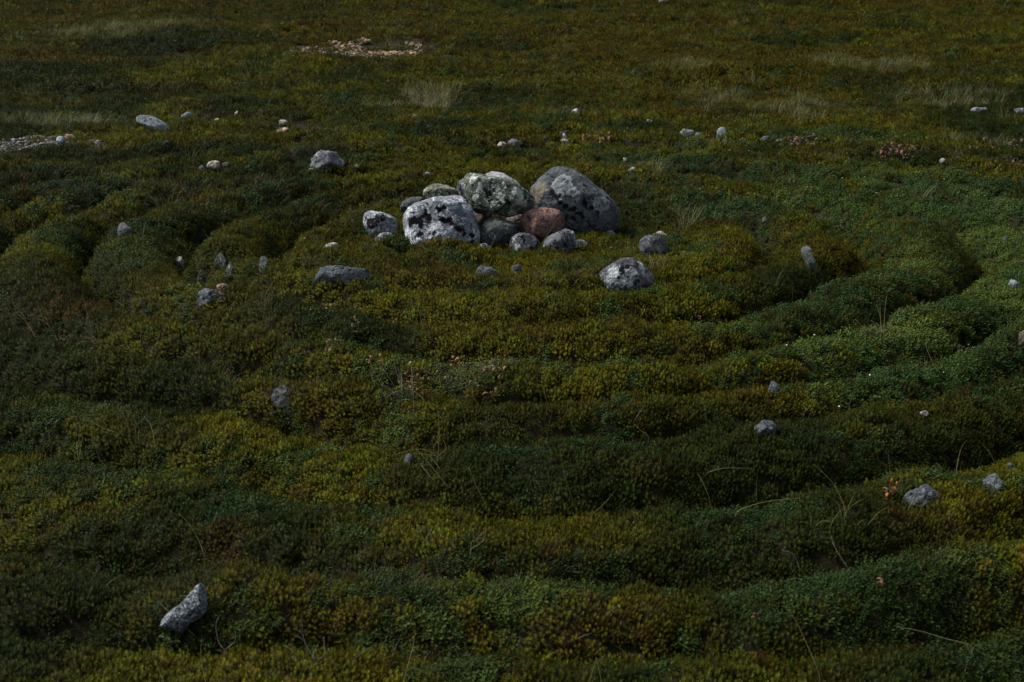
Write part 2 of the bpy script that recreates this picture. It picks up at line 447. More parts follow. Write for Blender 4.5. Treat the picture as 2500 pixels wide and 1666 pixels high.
stone('stone', 'rounded pink granite stone wedged under the tall right boulder of the cairn',
      A([(1235,480),(1250,430),(1300,395),(1370,375),(1450,378),(1515,400),(1550,450),(1540,510),(1500,560),(1440,585),(1360,595),(1290,575),(1245,530)]),
      'pink', 8.40, 0.8, 6, 5, 0.03, 3, group=G_C, clear=0)
stone('stone', 'dark grey green rounded stone in the middle of the cairn under the top boulder',
      A([(945,500),(960,455),(1010,440),(1080,443),(1150,465),(1195,505),(1210,550),(1190,600),(1140,640),(1080,675),(1020,670),(960,620),(940,560)]),
      'dark', 8.36, 0.85, 6, 6, 0.04, 4, group=G_C)
stone('stone', 'small round dark stone at the foot of the cairn below the pink stone, mottled',
      A([(1160,640),(1180,590),(1230,562),(1290,562),(1345,590),(1375,640),(1360,700),(1310,735),(1240,735),(1180,700)]),
      'lichen', 8.17, 0.8, 5, 7, 0.05, 5, group=G_C)
stone('stone', 'lichen flecked stone with a raised right shoulder at the front foot of the cairn',
      A([(1380,640),(1395,600),(1440,580),(1500,550),(1560,523),(1610,540),(1632,600),(1625,660),(1560,700),(1480,730),(1410,740),(1382,700)]),
      'lichen', 8.19, 0.8, 5, 8, 0.06, 6, group=G_C)
stone('stone', 'little dark stone tucked against the lichen flecked stone below the right boulder',
      A([(1620,670),(1640,610),(1680,602),(1720,630),(1725,680),(1650,695)]), 'dark', 8.28, 0.9, 4, 9, group=G_C)
stone('stone', 'small grey stone squeezed between biggest boulder and dark middle stone at ground',
      A([(930,690),(945,645),(985,635),(1025,665),(1040,710),(1000,740),(940,730)]), 'grey', 8.12, 0.9, 5, 10, group=G_C)
stone('stone', 'narrow blue grey stone propping the far right underside of the tall boulder',
      A([(1845,590),(1862,545),(1900,540),(1922,590),(1915,650),(1860,650)]), 'grey', 8.62, 0.9, 4, 12, group=G_C)
stone('stone', 'yellowish speckled stone on the upper left of the cairn',
      A([(545,270),(560,240),(620,207),(680,208),(730,222),(780,255),(792,300),(760,350),(650,360),(570,330),(548,295)]),
      'yellow', 8.66, 0.85, 5, 13, 0.05, 5, group=G_C)
stone('stone', 'dark stone peeping out behind the upper left edge of the biggest boulder',
      A([(375,385),(395,335),(450,303),(520,303),(580,330),(570,390),(480,420),(400,420)]), 'dark', 8.62, 0.9, 5, 14, 0.07, 5, group=G_C)
stone('stone', 'upright grey stone standing behind the left end of the top boulder',
      A([(778,235),(795,190),(830,166),(880,172),(900,240),(890,330),(830,340),(790,290)]), 'grey', 8.78, 0.9, 5, 15, 0.05, 5, group=G_C)
stone('stone', 'pale grey stone showing its crest behind the top boulder',
      A([(960,170),(1000,132),(1050,121),(1100,130),(1160,155),(1210,190),(1230,250),(1100,300),(980,260)]), 'white', 8.80, 0.8, 5, 16, 0.05, 5, group=G_C)
stone('stone', 'shadowed brown stone in the gap between the middle stone and the pink stone',
      A([(1130,470),(1160,430),(1230,425),(1290,450),(1290,540),(1230,580),(1160,560)]), 'brown', 8.62, 0.8, 5, 17, 0.05, 5, group=G_C)
stone('stone', 'shadowed stone under the top boulder behind the biggest boulder',
      A([(840,420),(880,370),(960,370),(1040,420),(1040,500),(960,560),(870,540)]), 'brown', 8.60, 0.8, 5, 18, 0.05, 5, group=G_C)
stone('stone', 'stone with black lichen stain lying alone at the left end of the cairn',
      A([(105,450),(125,408),(190,403),(250,412),(300,430),(345,460),(352,520),(330,560),(250,585),(180,580),(140,540),(112,490)]),
      'blue', 8.42, 0.85, 5, 20, 0.05, 5, group=G_C, black=A3([(220,465,38),(170,490,26),(255,450,18),(190,520,16)]))
stone('stone', 'small pale stone sunk in heath at the lower left of the biggest boulder',
      A([(180,630),(200,590),(250,557),(300,557),(322,590),(320,650),(250,670)]), 'blue', 8.22, 0.9, 5, 21, visible_bottom=595, clear=0.6)

# --- loose stones round the cairn
stone('stone', 'smooth dark grey stone right of the cairn, dry grass before it',
      A([(2095,640),(2110,600),(2160,573),(2220,575),(2275,600),(2300,650),(2290,700),(2200,720),(2110,700)]), 'right', None, 0.8, 5, 30, 0.03, 3, visible_bottom=612)
stone('stone', 'white lichen-covered stone behind the smooth dark stone right of the cairn',
      A([(2180,580),(2220,555),(2260,548),(2300,570),(2325,620),(2315,670),(2260,690),(2200,650)]), 'white', 8.62, 0.8, 5, 31, black=A3([(2270,585,14),(2240,580,10)]))
stone('stone', 'dome-shaped stone with big pale lichen patches, front right of the cairn',
      A([(1785,905),(1810,850),(1860,800),(1920,760),(1980,738),(2040,740),(2100,765),(2150,800),(2190,850),(2197,905),(2150,985),(1980,1010),(1840,985)]),
      'lichen', None, 0.8, 6, 32, 0.05, 3, visible_bottom=697, pale=A3([(1930,845,46),(2000,885,50),(2100,800,24),(1880,885,36),(1960,915,50)]), black=A3([(1960,820,26),(2000,800,18)]), clear=0.3, plants=0.7)
stone('stone', 'small grey stone half sunk in heath just in front of the cairn',
      A([(915,850),(940,800),(990,790),(1040,810),(1078,855),(1070,920),(990,940),(925,910)]), 'slate', None, 0.8, 5, 33, visible_bottom=676, clear=0.2, plants=0.4)
stone('stone', 'tiny dark stone chip in the heath straight below the small round cairn stone', box_pts(1250, 644, 1274, 662, 34), 'dark', sub=4, seed=34, visible_bottom=662)
stone('stone', 'long flat crusty grey slab lying in the heath left of the cairn',
      [(380 + x * .2551, 580 + y * .2551) for x, y in [(1385,430),(1440,375),(1520,312),(1620,285),(1730,280),(1850,288),(1960,298),(2035,312),(2050,370),(1960,430),(1800,475),(1650,480),(1480,465)]],
      'slate', None, 0.8, 6, 35, 0.07, 6, visible_bottom=690, clear=0.3, plants=0.3)

B = [  # visible box in photo pixels, material, label
 (416,626,450,650,'chalk','small white stone at the left end of the hollow left of the cairn'),
 (482,650,510,678,'dark','upright grey stone in the hollow, second from its left end'),  # hollow stones take the dark material for the shade they stand in
 (524,620,557,652,'dark','grey jagged stone on the back lip of the hollow left of the cairn'),
 (546,640,578,674,'dark','dark stone deep in the hollow below the grey jagged stone'),
 (632,624,655,662,'dark','tall dim grey stone at the right end of the hollow left of the cairn'),
 (480,706,550,740,'slate','broken pale stone with reddish edge below the hollow, left of the slab'),
 (528,692,560,708,'rose','pinkish chip just above the broken pale stone'),
 (660,936,718,972,'dark','grey stone with a white lichen spot sunk in the heath, lower left of centre'),
 (788,592,826,608,'cream','thin pale flake in the heath left of the cairn above the flat slab'),
 (502,391,539,412,'cream','cream rounded stone beyond the left mound'),
 (540,397,564,409,'dark','low dull stone touching the cream rounded stone on its right'),
 (487,403,503,413,'slate','sliver of grey stone touching the cream rounded stone on its left'),
 (758,366,838,408,'grey','medium grey boulder with white lichen standing alone behind left of the cairn'),
 (751,411,767,419,'cream','small pale pebble in front of the lone grey boulder behind the cairn'),
 (435,276,480,291,'pale','flat-topped blue grey stone in the far left heath'),
 (681,293,703,303,'cream','pale stone by the bare strip in the far left heath'),
 (573,272,581,278,'chalk','tiny white stone farthest back on the left side'),
 (523,289,536,296,'cream','tiny cream stone between flat blue grey stone and bare strip'),
 (394,342,413,355,'slate','dim grey stone right of the left gravel strip'),
 (285,540,322,574,'dark','slanting grey stone in the dark trench at the far left'),
 (1396,266,1416,279,'white','bright white rounded stone alone in the moor behind the cairn'),
 (1240,340,1281,357,'pale','blue grey long stone behind the cairn with a pale beige neighbour'),
 (1213,347,1238,358,'cream','pale beige stone at the left of the blue grey long stone'),
 (1364,320,1382,333,'slate','dull grey stone above two small pale pebbles behind the cairn'),
 (1374,327,1386,339,'chalk','small white pebble touching the dull grey stone behind the cairn'),
 (1369,340,1389,347,'cream','low beige pebble below the small white pebble behind the cairn'),
 (1657,316,1697,331,'pale','long pale stone at the left end of the row behind right of the cairn'),
 (1697,321,1717,335,'slate','small stone touching the long pale stone at its right'),
 (1748,311,1780,331,'pale','sloping blue grey stone in the row behind right of the cairn'),
 (1803,337,1818,344,'chalk','little white stone in the middle of the row behind right'),
 (1850,333,1888,344,'slate','low flat grey stone in the row, left of the withered reddish leaves'),
 (1896,340,1920,350,'pale','small stone at the right end of the row beside withered reddish leaves'),
 (1521,384,1532,394,'cream','small cream pebble behind the tall right boulder'),
 (1533,405,1552,418,'chalk','small whitish stone nearer the tall right boulder, below the cream pebble'),
 (1006,277,1019,288,'chalk','small white stone below the pale grass tuft in the moor'),
 (1577,292,1592,300,'chalk','little white stone in the moor right of the bright white rounded stone'),
 (1606,-6,1632,6,'chalk','pale stone at the very top edge of the moor'),
 (863,402,889,410,'pale','thin flat pale stone between the lone grey boulder and the cairn'),
 (1033,421,1057,435,'chalk','small white stone right behind the yellowish cairn stone'),
 (2368,262,2414,276,'pale','blue grey stone in the far right heath'),
 (2476,265,2510,276,'pale','blue grey stone cut by the right edge, far back'),
 (2292,387,2313,396,'chalk','small white stone near dry grass on the far right'),
 (2050,533,2070,551,'dark','dull grey stone on the green ridge right of the cairn'),
 (1862,529,1882,543,'dark','dull small stone on the inner green mound right of the cairn'),
 (2445,576,2465,592,'dark','dim grey stone near the right edge on the outer ring'),
 (2461,682,2490,702,'pale','blue grey stone at the right edge below the outer ring'),
 (2316,838,2366,872,'brown','brownish grey stone in the leafy patch at the right'),
 (2486,806,2512,838,'brown','reddish brown stone cut by the right edge'),
 (1876,926,1901,960,'slate','small upright bluish grey stone between leafy and olive heath, lower right'),
 (1844,1027,1897,1059,'slate','bluish grey stone in the dark trench, lower right, below the small upright one'),
 (2245,1003,2266,1014,'chalk','tiny whitish stone in the olive heath at the right'),
 (2400,1156,2450,1195,'slate','rough grey stone at the lower right edge of the heath'),
 (2457,1130,2483,1144,'slate','small grey stone above the rough grey stone, lower right'),
 (2205,1186,2296,1236,'slate','broad grey stone half overgrown by heath in the lower right'),
 (2160,1190,2200,1206,'slate','flat grey chip at the upper left of the broad overgrown stone'),
 (985,1090,1010,1130,'dark','dull stone almost covered by heath, lower middle left'),
]
for i, (x0, y0, x1, y1, mt, lab) in enumerate(B):
    big = (x1 - x0) > 60
    y1b = y1
    stone('stone', lab, box_pts(x0, y0, x1, y1, 200 + i, 0.3 if (x1 - x0) > 1.7 * (y1 - y0) else 1.0), mt, thick=0.85, sub=5 if big else 4, seed=200 + i, rough=0.12, cuts=8, visible_bottom=y1b, clear=0.0, plants=0.45)

stone('stone', 'long blue grey stone sloping down to the right in the far left heath',
      [(x * .3612, y * .3612) for x, y in [(925,795),(955,780),(1010,785),(1060,800),(1105,830),(1140,868),(1120,905),(1060,900),(980,860),(930,830)]], 'pale', None, 0.7, 5, 91, 0.04, 4, visible_bottom=312)
stone('stone', 'thin grey slab leaning in the trench of the first ring right of the cairn',
      [(1650 + x * .3612, 540 + y * .3612) for x, y in [(846,195),(870,172),(900,178),(925,225),(945,300),(968,375),(945,390),(905,340),(880,275),(855,230)]], 'dark', None, 0.8, 5, 92, 0.05, 4, visible_bottom=664, clear=0.0, plants=0.3)
stone('stone', 'speckled grey granite stone rising from the heath at the lower left',
      [(x * .3612, 1100 + y * .3612) for x, y in [(1085,1165),(1140,1090),(1220,1030),(1285,960),(1335,908),(1390,905),(1415,960),(1408,1050),(1350,1125),(1275,1175),(1215,1240),(1145,1215)]],
      'speck', None, 0.5, 6, 93, 0.035, 6, visible_bottom=1535, clear=0.3)

# --- gravel strips: every pebble a stone of its own
def gravel(cx, cy, rx, ry, count, fine, label, group, mats, smin, smax, seed, fine_label):
    rs = np.random.default_rng(seed)
    c = flat(cx, cy); ya, yb = flat(cx, cy - ry)[1], flat(cx, cy + ry)[1]
    ax, ay, my = rx * c[1] / FPX, (ya - yb) / 2, (ya + yb) / 2
    def spot():
        while True:
            a, r = rs.random() * 6.283, math.sqrt(rs.random())
            x, y = c[0] + ax * r * math.cos(a), my + ay * r * math.sin(a)
            if fbm(x * 1.7, y * 0.9, 33.0 + seed, 3) > 0.02 + 0.7 * (r - 0.55): return x, y
    for i in range(count):
        x, y = spot(); z = float(height(x, y))
        v = np.array([x, y, z]) - CAM; f = FPX / np.dot(v, FWD)
        px, py = 1250 + v[0] * f, 833 - np.dot(v, UP) * f
        w = smin + (smax - smin) * rs.random() ** 2.5
        mt = mats[rs.integers(len(mats))]
        stone('pebble', label, box_pts(px - w / 2, py - w * (0.25 + 0.2 * rs.random()), px + w / 2, py + w * 0.1, seed * 100 + i, 0.5), mt, depth=y, thick=1.0, sub=3,
              seed=seed * 100 + i, rough=0.09, cuts=6, group=group, cat='pebble', clear=0)
    D2, F2 = ico(2); D2 = D2 * (1 + 0.12 * fbm(D2[:, :1] * 2, D2[:, 1:2] * 2, D2[:, 2:3] * 2 + seed, 2))
    V, F = [], []
    for i in range(fine):
        x, y = spot(); r = (0.0035 + 0.011 * rs.random() ** 2) * c[1] / 9
        q = D2 * r * (0.7 + 0.6 * rs.random(3)); a = rs.random() * 6.283
        q = q @ np.array([[math.cos(a), -math.sin(a), 0], [math.sin(a), math.cos(a), 0], [0, 0, 0.7]])
        V.append(q + np.array([x, y, float(height(x, y)) + r * 0.3])); F.append(F2 + i * len(D2))
    o = mesh_obj('gravel', np.concatenate(V), np.concatenate(F), M_GRAVEL[seed]); tag(o, fine_label, 'gravel', kind='stuff')

M_GRAVEL = {3: None, 4: None, 5: None, 6: None}
def gravel_mat(name, c0, c1, c2):
    m, nt = new_mat(name); geo = nt.nodes.new('ShaderNodeNewGeometry')
    r = nt.nodes.new('ShaderNodeValToRGB'); r.color_ramp.elements[0].color = c0 + (1,); r.color_ramp.elements[1].color = c2 + (1,)
    e = r.color_ramp.elements.new(0.55); e.color = c1 + (1,)
    nt.links.new(geo.outputs['Random Per Island'], r.inputs[0])
    b_ = nt.nodes.new('ShaderNodeBsdfPrincipled'); nt.links.new(r.outputs[0], b_.inputs['Base Color']); b_.inputs['Roughness'].default_value = 0.9
    out(nt, b_.outputs[0]); return m
M_GRAVEL[3] = gravel_mat('grey_gravel', (0.018, 0.016, 0.014), (0.062, 0.057, 0.055), (0.19, 0.185, 0.185))
M_GRAVEL[4] = gravel_mat('tan_gravel', (0.040, 0.022, 0.010), (0.12, 0.075, 0.040), (0.27, 0.21, 0.125))
M_GRAVEL[5] = gravel_mat('brown_gravel', (0.06, 0.035, 0.022), (0.17, 0.11, 0.075), (0.36, 0.29, 0.22))
M_GRAVEL[6] = gravel_mat('dull_gravel', (0.04, 0.038, 0.034), (0.12, 0.115, 0.11), (0.30, 0.30, 0.295))
gravel(80, 355, 165, 15, 46, 1500, 'small pebble of the gravel strip at the left edge', 'pebbles of the left gravel strip', ['blue', 'grey', 'rose', 'grey', 'brown', 'grey'], 4, 17, 3, 'grey gravel of the bare strip at the left edge')
gravel(900, 131, 225, 20, 70, 3600, 'small stone of the bare pale stony patch far behind the cairn', 'stones of the far stony patch', ['cream', 'rose', 'rose', 'brown', 'brown', 'brown'], 4, 19, 4, 'tan gravel of the bare patch far behind the cairn')
gravel(685, 296, 105, 8, 18, 900, 'tiny stone of the thin bare strip in the left moor', 'stones of the thin bare strip', ['rose', 'brown', 'cream'], 4, 12, 5, 'brown grit of the thin bare strip in the left moor')
gravel(2385, 1356, 65, 16, 12, 160, 'small pebble in the dark hollow at the lower right', 'pebbles of the lower right hollow', ['grey', 'white', 'brown', 'grey'], 8, 26, 6, 'dull grit in the dark hollow at the lower right')
for (x0, y0, x1, y1, mt, lab) in [(157,327,181,343,'rose','pink pebble standing out at the right of the left gravel strip'), (138,333,160,351,'blue','pale blue stone left of the pink pebble in the left gravel strip'),
                                  (200,328,214,339,'white','white pebble at the right end of the left gravel strip'), (80,331,92,340,'white','small white pebble at the back of the left gravel strip')]:
    stone('pebble', lab, box_pts(x0, y0, x1, y1, x0, 0.4), mt, seed=x0, sub=4, visible_bottom=y1, cat='pebble', plants=0.2)

# ------------------------------------------------------------------ plants: leafy clumps (built once, spread over the heath)
class Geo:
    def __init__(s): s.v, s.f, s.y, s.w = [], [], [], []
    def add(s, verts, faces, young, vary):
        o = len(s.v); s.v += [tuple(p) for p in verts]; s.f += [[o + i for i in f] for f in faces]
        s.y += [young] * len(verts); s.w += [vary] * len(verts)
    def obj(s, name, mat):
        return mesh_obj(name, np.array(s.v), np.array(s.f), mat, smooth=False, link=False, attrs={'young': s.y, 'vary': s.w})

def frame(d):
    d = d / np.linalg.norm(d); a = np.array([0, 0, 1.0]) if abs(d[2]) < 0.9 else np.array([1.0, 0, 0])
    u = np.cross(d, a); u /= np.linalg.norm(u); return d, u, np.cross(u, d)

def crow_clump(rs, lod=0):
    g = Geo(); n = 24
    for i in range(n):
        r = 0.046 * math.sqrt((i + rs.random()) / n); a = i * 2.39996 + rs.random() * 0.5
        h = 0.060 * (1 - 0.5 * (r / 0.046) ** 2) * (0.62 + 0.5 * rs.random())
        top = np.array([r * math.cos(a), r * math.sin(a), h]); base = np.array([top[0] * 0.55, top[1] * 0.55, -0.02])
        ax = top - base; L = np.linalg.norm(ax); d, u, w = frame(ax / L + rs.normal(size=3) * 0.22)
        vary = rs.random(); fat = 0.85 + 0.4 * rs.random()
        for k in range(7):
            p = top - d * (0.0028 * k * (1 + 0.12 * k)) * fat
            elev = (1.2, 0.75, 0.42, 0.2, 0.05, -0.05, -0.1)[k]
            m = (4, 6, 6, 6, 5, 4, 4)[k]; ln0 = (0.0045, 0.0062, 0.0068, 0.0068, 0.0064, 0.006, 0.006)[k]
            for j in range(m):
                aa = j * 6.283 / m + k * 0.55 + rs.random() * 0.4
                side = u * math.cos(aa) + w * math.sin(aa)
                e = elev + rs.normal() * 0.13
                nd = side * math.cos(e) + d * math.sin(e)
                ln = ln0 * (0.85 + 0.3 * rs.random()) * fat; wd = 0.00125 * fat
                sd = np.cross(nd, d); sd /= max(np.linalg.norm(sd), 1e-5)
                mid = p + nd * ln * 0.5 + d * 0.0006
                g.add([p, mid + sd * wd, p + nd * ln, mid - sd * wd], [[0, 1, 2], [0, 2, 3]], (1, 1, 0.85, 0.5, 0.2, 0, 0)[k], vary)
    return g.obj('crowberry_sprigs', M_CROW)

def ling_clump(rs, size=1.0):
    g = Geo(); n = 17
    for i in range(n):
        r = 0.05 * math.sqrt((i + rs.random()) / n); a = i * 2.39996 + rs.random()
        h = 0.050 * (1 - 0.4 * (r / 0.05) ** 2) * (0.7 + 0.5 * rs.random())
        top = np.array([r * math.cos(a), r * math.sin(a), h]); base = np.array([top[0] * 0.6, top[1] * 0.6, -0.02])
        d, u, w = frame(top - base + rs.normal(size=3) * 0.012)
        vary0 = rs.random()
        for k in range(8):
            p = top - d * (0.0045 * k)
            aa = k * 2.4 + rs.random() * 0.5
            e = (0.75 - 0.12 * k) + rs.normal() * 0.15
            side = u * math.cos(aa) + w * math.sin(aa)
            nd = side * math.cos(e) + d * math.sin(e); nd /= np.linalg.norm(nd)
            sd = np.cross(nd, d); sd /= max(np.linalg.norm(sd), 1e-5); nn = np.cross(sd, nd)
            ln = 0.0125 * (0.75 + 0.5 * rs.random()) * size * (0.7 if k == 0 else 1); wd = ln * 0.27
            q = lambda f, s, z: p + nd * ln * f + sd * wd * s + nn * ln * z
            V = [q(0, 0, 0), q(0.3, 0.72, 0.04), q(0.62, 1.0, 0.03), q(0.9, 0.6, -0.03), q(1.0, 0, -0.07), q(0.9, -0.6, -0.03), q(0.62, -1.0, 0.03), q(0.3, -0.72, 0.04), q(0.55, 0, -0.045)]
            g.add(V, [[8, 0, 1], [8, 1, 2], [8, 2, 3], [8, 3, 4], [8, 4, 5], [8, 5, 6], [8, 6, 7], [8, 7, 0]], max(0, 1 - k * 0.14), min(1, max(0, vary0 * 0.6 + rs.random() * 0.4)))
    return g.obj('lingonberry_sprigs', M_LING)

def blade(g, base, az, lean, length, wid, young, vary, curl=1.0, seg=5):
    side = np.array([-math.sin(az), math.cos(az), 0]); fw = np.array([math.cos(az), math.sin(az), 0])
    p = np.array(base, float); ang = math.pi / 2 - lean; V = []
    for i in range(seg + 1):
        t = i / seg; w = wid * (1 - 0.85 * t)
        V += [p + side * w / 2, p - side * w / 2]
        p = p + (fw * math.cos(ang) + np.array([0, 0, 1]) * math.sin(ang)) * length / seg
        ang -= curl * (0.10 + 0.16 * t)
    F = []
    for i in range(seg): F += [[2 * i, 2 * i + 1, 2 * i + 3], [2 * i, 2 * i + 3, 2 * i + 2]]
    g.add(V, F, young, vary)

def grass_clump(rs, n=26, hmax=0.16):
    g = Geo()
    for i in range(n):
        r = 0.05 * math.sqrt(rs.random()); a = rs.random() * 6.283
        blade(g, (r * math.cos(a), r * math.sin(a), -0.01), a + rs.normal() * 0.8, 0.1 + 0.6 * rs.random(), hmax * (0.45 + 0.55 * rs.random()), 0.0015 if n < 5 else 0.0024, rs.random(), rs.random(), 0.4 + 1.6 * rs.random())
    return g.obj('grass_blades', M_GRASS)

def twig_clump(rs):
    g = Geo()
    for i in range(16):
        a = rs.random() * 6.283; r = 0.045 * math.sqrt(rs.random())
        blade(g, (r * math.cos(a), r * math.sin(a), -0.01), rs.random() * 6.283, 0.3 + 0.8 * rs.random(), 0.05 + 0.05 * rs.random(), 0.0022, 0.3, rs.random(), 0.8, 4)
    return g.obj('bare_twigs', M_GRASS)

def source(name, objs):
    c = bpy.data.collections.new(name)
    for o in objs: c.objects.link(o)
    return c

rs0 = np.random.default_rng(77)
C_CROW = source('crowberry_source', [crow_clump(rs0) for _ in range(12)])
C_LING = source('lingonberry_source', [ling_clump(rs0, 0.75 + 0.5 * rs0.random()) for _ in range(12)])
C_GRASS = source('grass_source', [grass_clump(rs0) for _ in range(8)])
C_TWIG = source('twig_source', [twig_clump(rs0) for _ in range(6)])
C_BLADE = source('blade_source', [grass_clump(rs0, 2, 0.24) for _ in range(10)])

def scatter(name, label, cat, P, rot, scl, tint, coll, ncol):
    n = len(P)
    me = bpy.data.meshes.new(name); me.vertices.add(n); me.vertices.foreach_set('co', np.asarray(P, np.float32).ravel())
    a = me.attributes.new('rot', 'FLOAT_VECTOR', 'POINT'); a.data.foreach_set('vector', np.asarray(rot, np.float32).ravel())
    a = me.attributes.new('scl', 'FLOAT', 'POINT'); a.data.foreach_set('value', np.asarray(scl, np.float32))
    a = me.attributes.new('pick', 'INT', 'POINT'); a.data.foreach_set('value', RNG.integers(0, ncol, n).astype(np.int32))
    a = me.attributes.new('tint', 'FLOAT_COLOR', 'POINT'); a.data.foreach_set('color', np.concatenate([tint, np.ones((n, 1))], 1).astype(np.float32).ravel())
    o = bpy.data.objects.new(name, me); COL.objects.link(o)
    ng = bpy.data.node_groups.new(name + '_spread', 'GeometryNodeTree')
    ng.interface.new_socket('Geometry', in_out='INPUT', socket_type='NodeSocketGeometry')
    ng.interface.new_socket('Geometry', in_out='OUTPUT', socket_type='NodeSocketGeometry')
    gi, go = ng.nodes.new('NodeGroupInput'), ng.nodes.new('NodeGroupOutput')
    iop = ng.nodes.new('GeometryNodeInstanceOnPoints'); ci = ng.nodes.new('GeometryNodeCollectionInfo')
    ci.inputs['Collection'].default_value = coll; ci.inputs['Separate Children'].default_value = True; ci.inputs['Reset Children'].default_value = True
    def na(nm, ty):
        q = ng.nodes.new('GeometryNodeInputNamedAttribute'); q.data_type = ty; q.inputs['Name'].default_value = nm; return q.outputs['Attribute']
    e2r = ng.nodes.new('FunctionNodeEulerToRotation')
    lk = ng.links.new
    lk(gi.outputs[0], iop.inputs['Points']); lk(ci.outputs[0], iop.inputs['Instance']); iop.inputs['Pick Instance'].default_value = True
    lk(na('pick', 'INT'), iop.inputs['Instance Index']); lk(na('rot', 'FLOAT_VECTOR'), e2r.inputs[0]); lk(e2r.outputs[0], iop.inputs['Rotation'])
    lk(na('scl', 'FLOAT'), iop.inputs['Scale']); lk(iop.outputs[0], go.inputs[0])
    md = o.modifiers.new('spread', 'NODES'); md.node_group = ng
    tag(o, label, cat, kind='stuff')
    return o

# ------------------------------------------------------------------ where each plant grows or is darkened (ellipses on the ground)
def ell(px, py, rx, ry):
    c = flat(px, py); ya, yb = flat(px, py - ry)[1], flat(px, py + ry)[1]
    return (c[0], c[1], rx * c[1] / FPX, max(0.08, (ya - yb) / 2))
LEAFY = [ell(*e) for e in [(1720,520,110,40),(1560,410,200,22),(2350,540,170,60),(1150,930,170,42),(1350,945,60,20),(930,960,80,45),(870,880,60,35),(300,1180,330,80),(120,1050,140,60),(600,1240,200,50),(2250,520,140,50),
         (220,610,190,35),(330,655,120,22),(200,500,170,45),(640,500,60,25),(2150,1480,420,90),(1850,1440,150,40),(2300,1150,160,35),(1290,1480,200,35),(1120,1640,130,35),(1850,1270,160,40),(2400,1600,180,70),(1600,1640,90,25),(950,1060,50,30),(700,1130,60,30),(1480,1060,60,25),
         (150,290,200,14),(1000,255,260,14),(1500,270,200,10),(2100,350,250,22),(1950,440,160,20),(1300,300,90,10),(300,110,260,18),(2350,470,200,30),(850,330,200,14),(1620,600,80,25),(1520,690,60,25)]]
def bank_leaf(x, y):
    n, r, ang = ring_coord(x, y); k = np.floor(n)
    arc = sstep(-1.38, -1.0, ang) * (1 - sstep(0.6, 1.0, ang))
    m = np.where(k == 2, 0.62, 0.0) + np.where(k == 3, 0.95, 0.0) + np.where(k == 4, 0.95, 0.0) + np.where(k == 5, 0.35, 0.0) + np.where(k == 1, 0.5 * sstep(-0.1, 0.35, ang), 0.0)
    left = (np.abs(ang) > 2.5) * np.where((k == 4) | (k == 5), 0.45, 0.0)
    return m * arc + left

RUSTY = [ell(*e) for e in [(1060,690,120,40),(1080,620,60,25),(930,590,60,25),(820,610,60,20),(850,400,160,25),(300,370,160,20),(1300,820,300,40),(1450,1060,220,50),(2060,640,130,40),(2260,600,140,40),(2300,1000,220,60),
         (1500,480,70,20),(700,1050,140,50),(250,780,200,60),(900,420,120,20),(1700,300,140,14),(2050,490,120,25),(1500,80,250,14),(500,340,160,14),(1450,1530,170,30),(560,1330,120,50),(950,1010,120,40),(1750,560,60,20),(2250,1290,120,40)]]
SHADE_TINT = [ell(*e) for e in [(20,900,200,330),(300,1640,500,70),(1250,1655,600,30),(2300,1640,400,60),(2490,900,120,200),(1900,8,900,14),(150,1300,300,300),(2450,1550,350,150),(2480,250,300,120),(60,200,350,120),(1250,10,1400,16),(100,760,260,110),(60,1500,420,160),(1300,1390,500,40),(2250,1350,300,60),(2350,660,120,60),(120,430,260,50),(1500,1180,300,30),(620,1600,300,60),(400,20,600,30),(2200,1080,250,40),(450,1000,150,60)]]  # dark heath; towards the view's edges light falloff is put into the colour
GRASSY = [ell(*e) for e in [(1050,238,75,18),(1010,262,90,14),(1660,188,80,14),(1740,222,90,14),(1990,242,70,12),(1890,262,80,9),(2120,170,140,14),(330,78,120,9),(420,75,90,7),(2060,415,60,14),(2330,405,60,22),(2400,350,130,14),
         (1930,300,60,18),(160,300,110,16),(1700,550,90,25),(1360,282,60,8),(240,100,150,12),(2300,240,160,16)]]
def inside(E, x, y, k=1.0):
    m = np.zeros(np.shape(x))
    for cx, cy, a, b in E:
        d = ((x - cx) / (a * k)) ** 2 + ((y - cy) / (b * k)) ** 2
        m = np.maximum(m, np.exp(-d * 0.9))
    return m

def spread(bands, margin=1.6):
    Ps, S = [], []
    for d0, d1, dens, s in bands:
        hw1 = 0.385 * d1 + margin
        st = 1 / math.sqrt(dens)
        gx, gy = np.meshgrid(np.arange(-hw1, hw1, st), np.arange(d0, d1, st))
        x = gx.ravel() + (RNG.random(gx.size) - 0.5) * st * 1.3; y = gy.ravel() + (RNG.random(gx.size) - 0.5) * st * 1.3
        k = (np.abs(x) < 0.385 * y + margin) & (y >= d0 - st / 2) & (y < d1 + st / 2)
        Ps.append(np.stack([x[k], y[k]], 1)); S.append(np.full(k.sum(), s))
    return np.concatenate(Ps), np.concatenate(S)

def clear_of_stones(P):
    keep = np.ones(len(P), bool)
    for cx, cy, a, b in STONES:
        keep &= ((P[:, 0] - cx) / a) ** 2 + ((P[:, 1] - cy) / b) ** 2 > 1
    # bare stony ground
    for (px, py, rx, ry) in BARE:
        c = flat(px, py); ya, yb = flat(px, py - ry)[1], flat(px, py + ry)[1]
        e = np.sqrt(((P[:, 0] - c[0]) / (rx * c[1] / FPX)) ** 2 + ((P[:, 1] - (ya + yb) / 2) / ((ya - yb) / 2)) ** 2)
        e = e + 0.5 * fbm(P[:, 0] * 1.3, P[:, 1] * 0.8, 85.0, 3)
        keep &= ~((e < 1) & (RNG.random(len(P)) < 0.80))
    return keep
BARE = [(80, 358, 168, 20), (900, 134, 225, 24), (685, 298, 112, 11), (2385, 1360, 70, 20)]

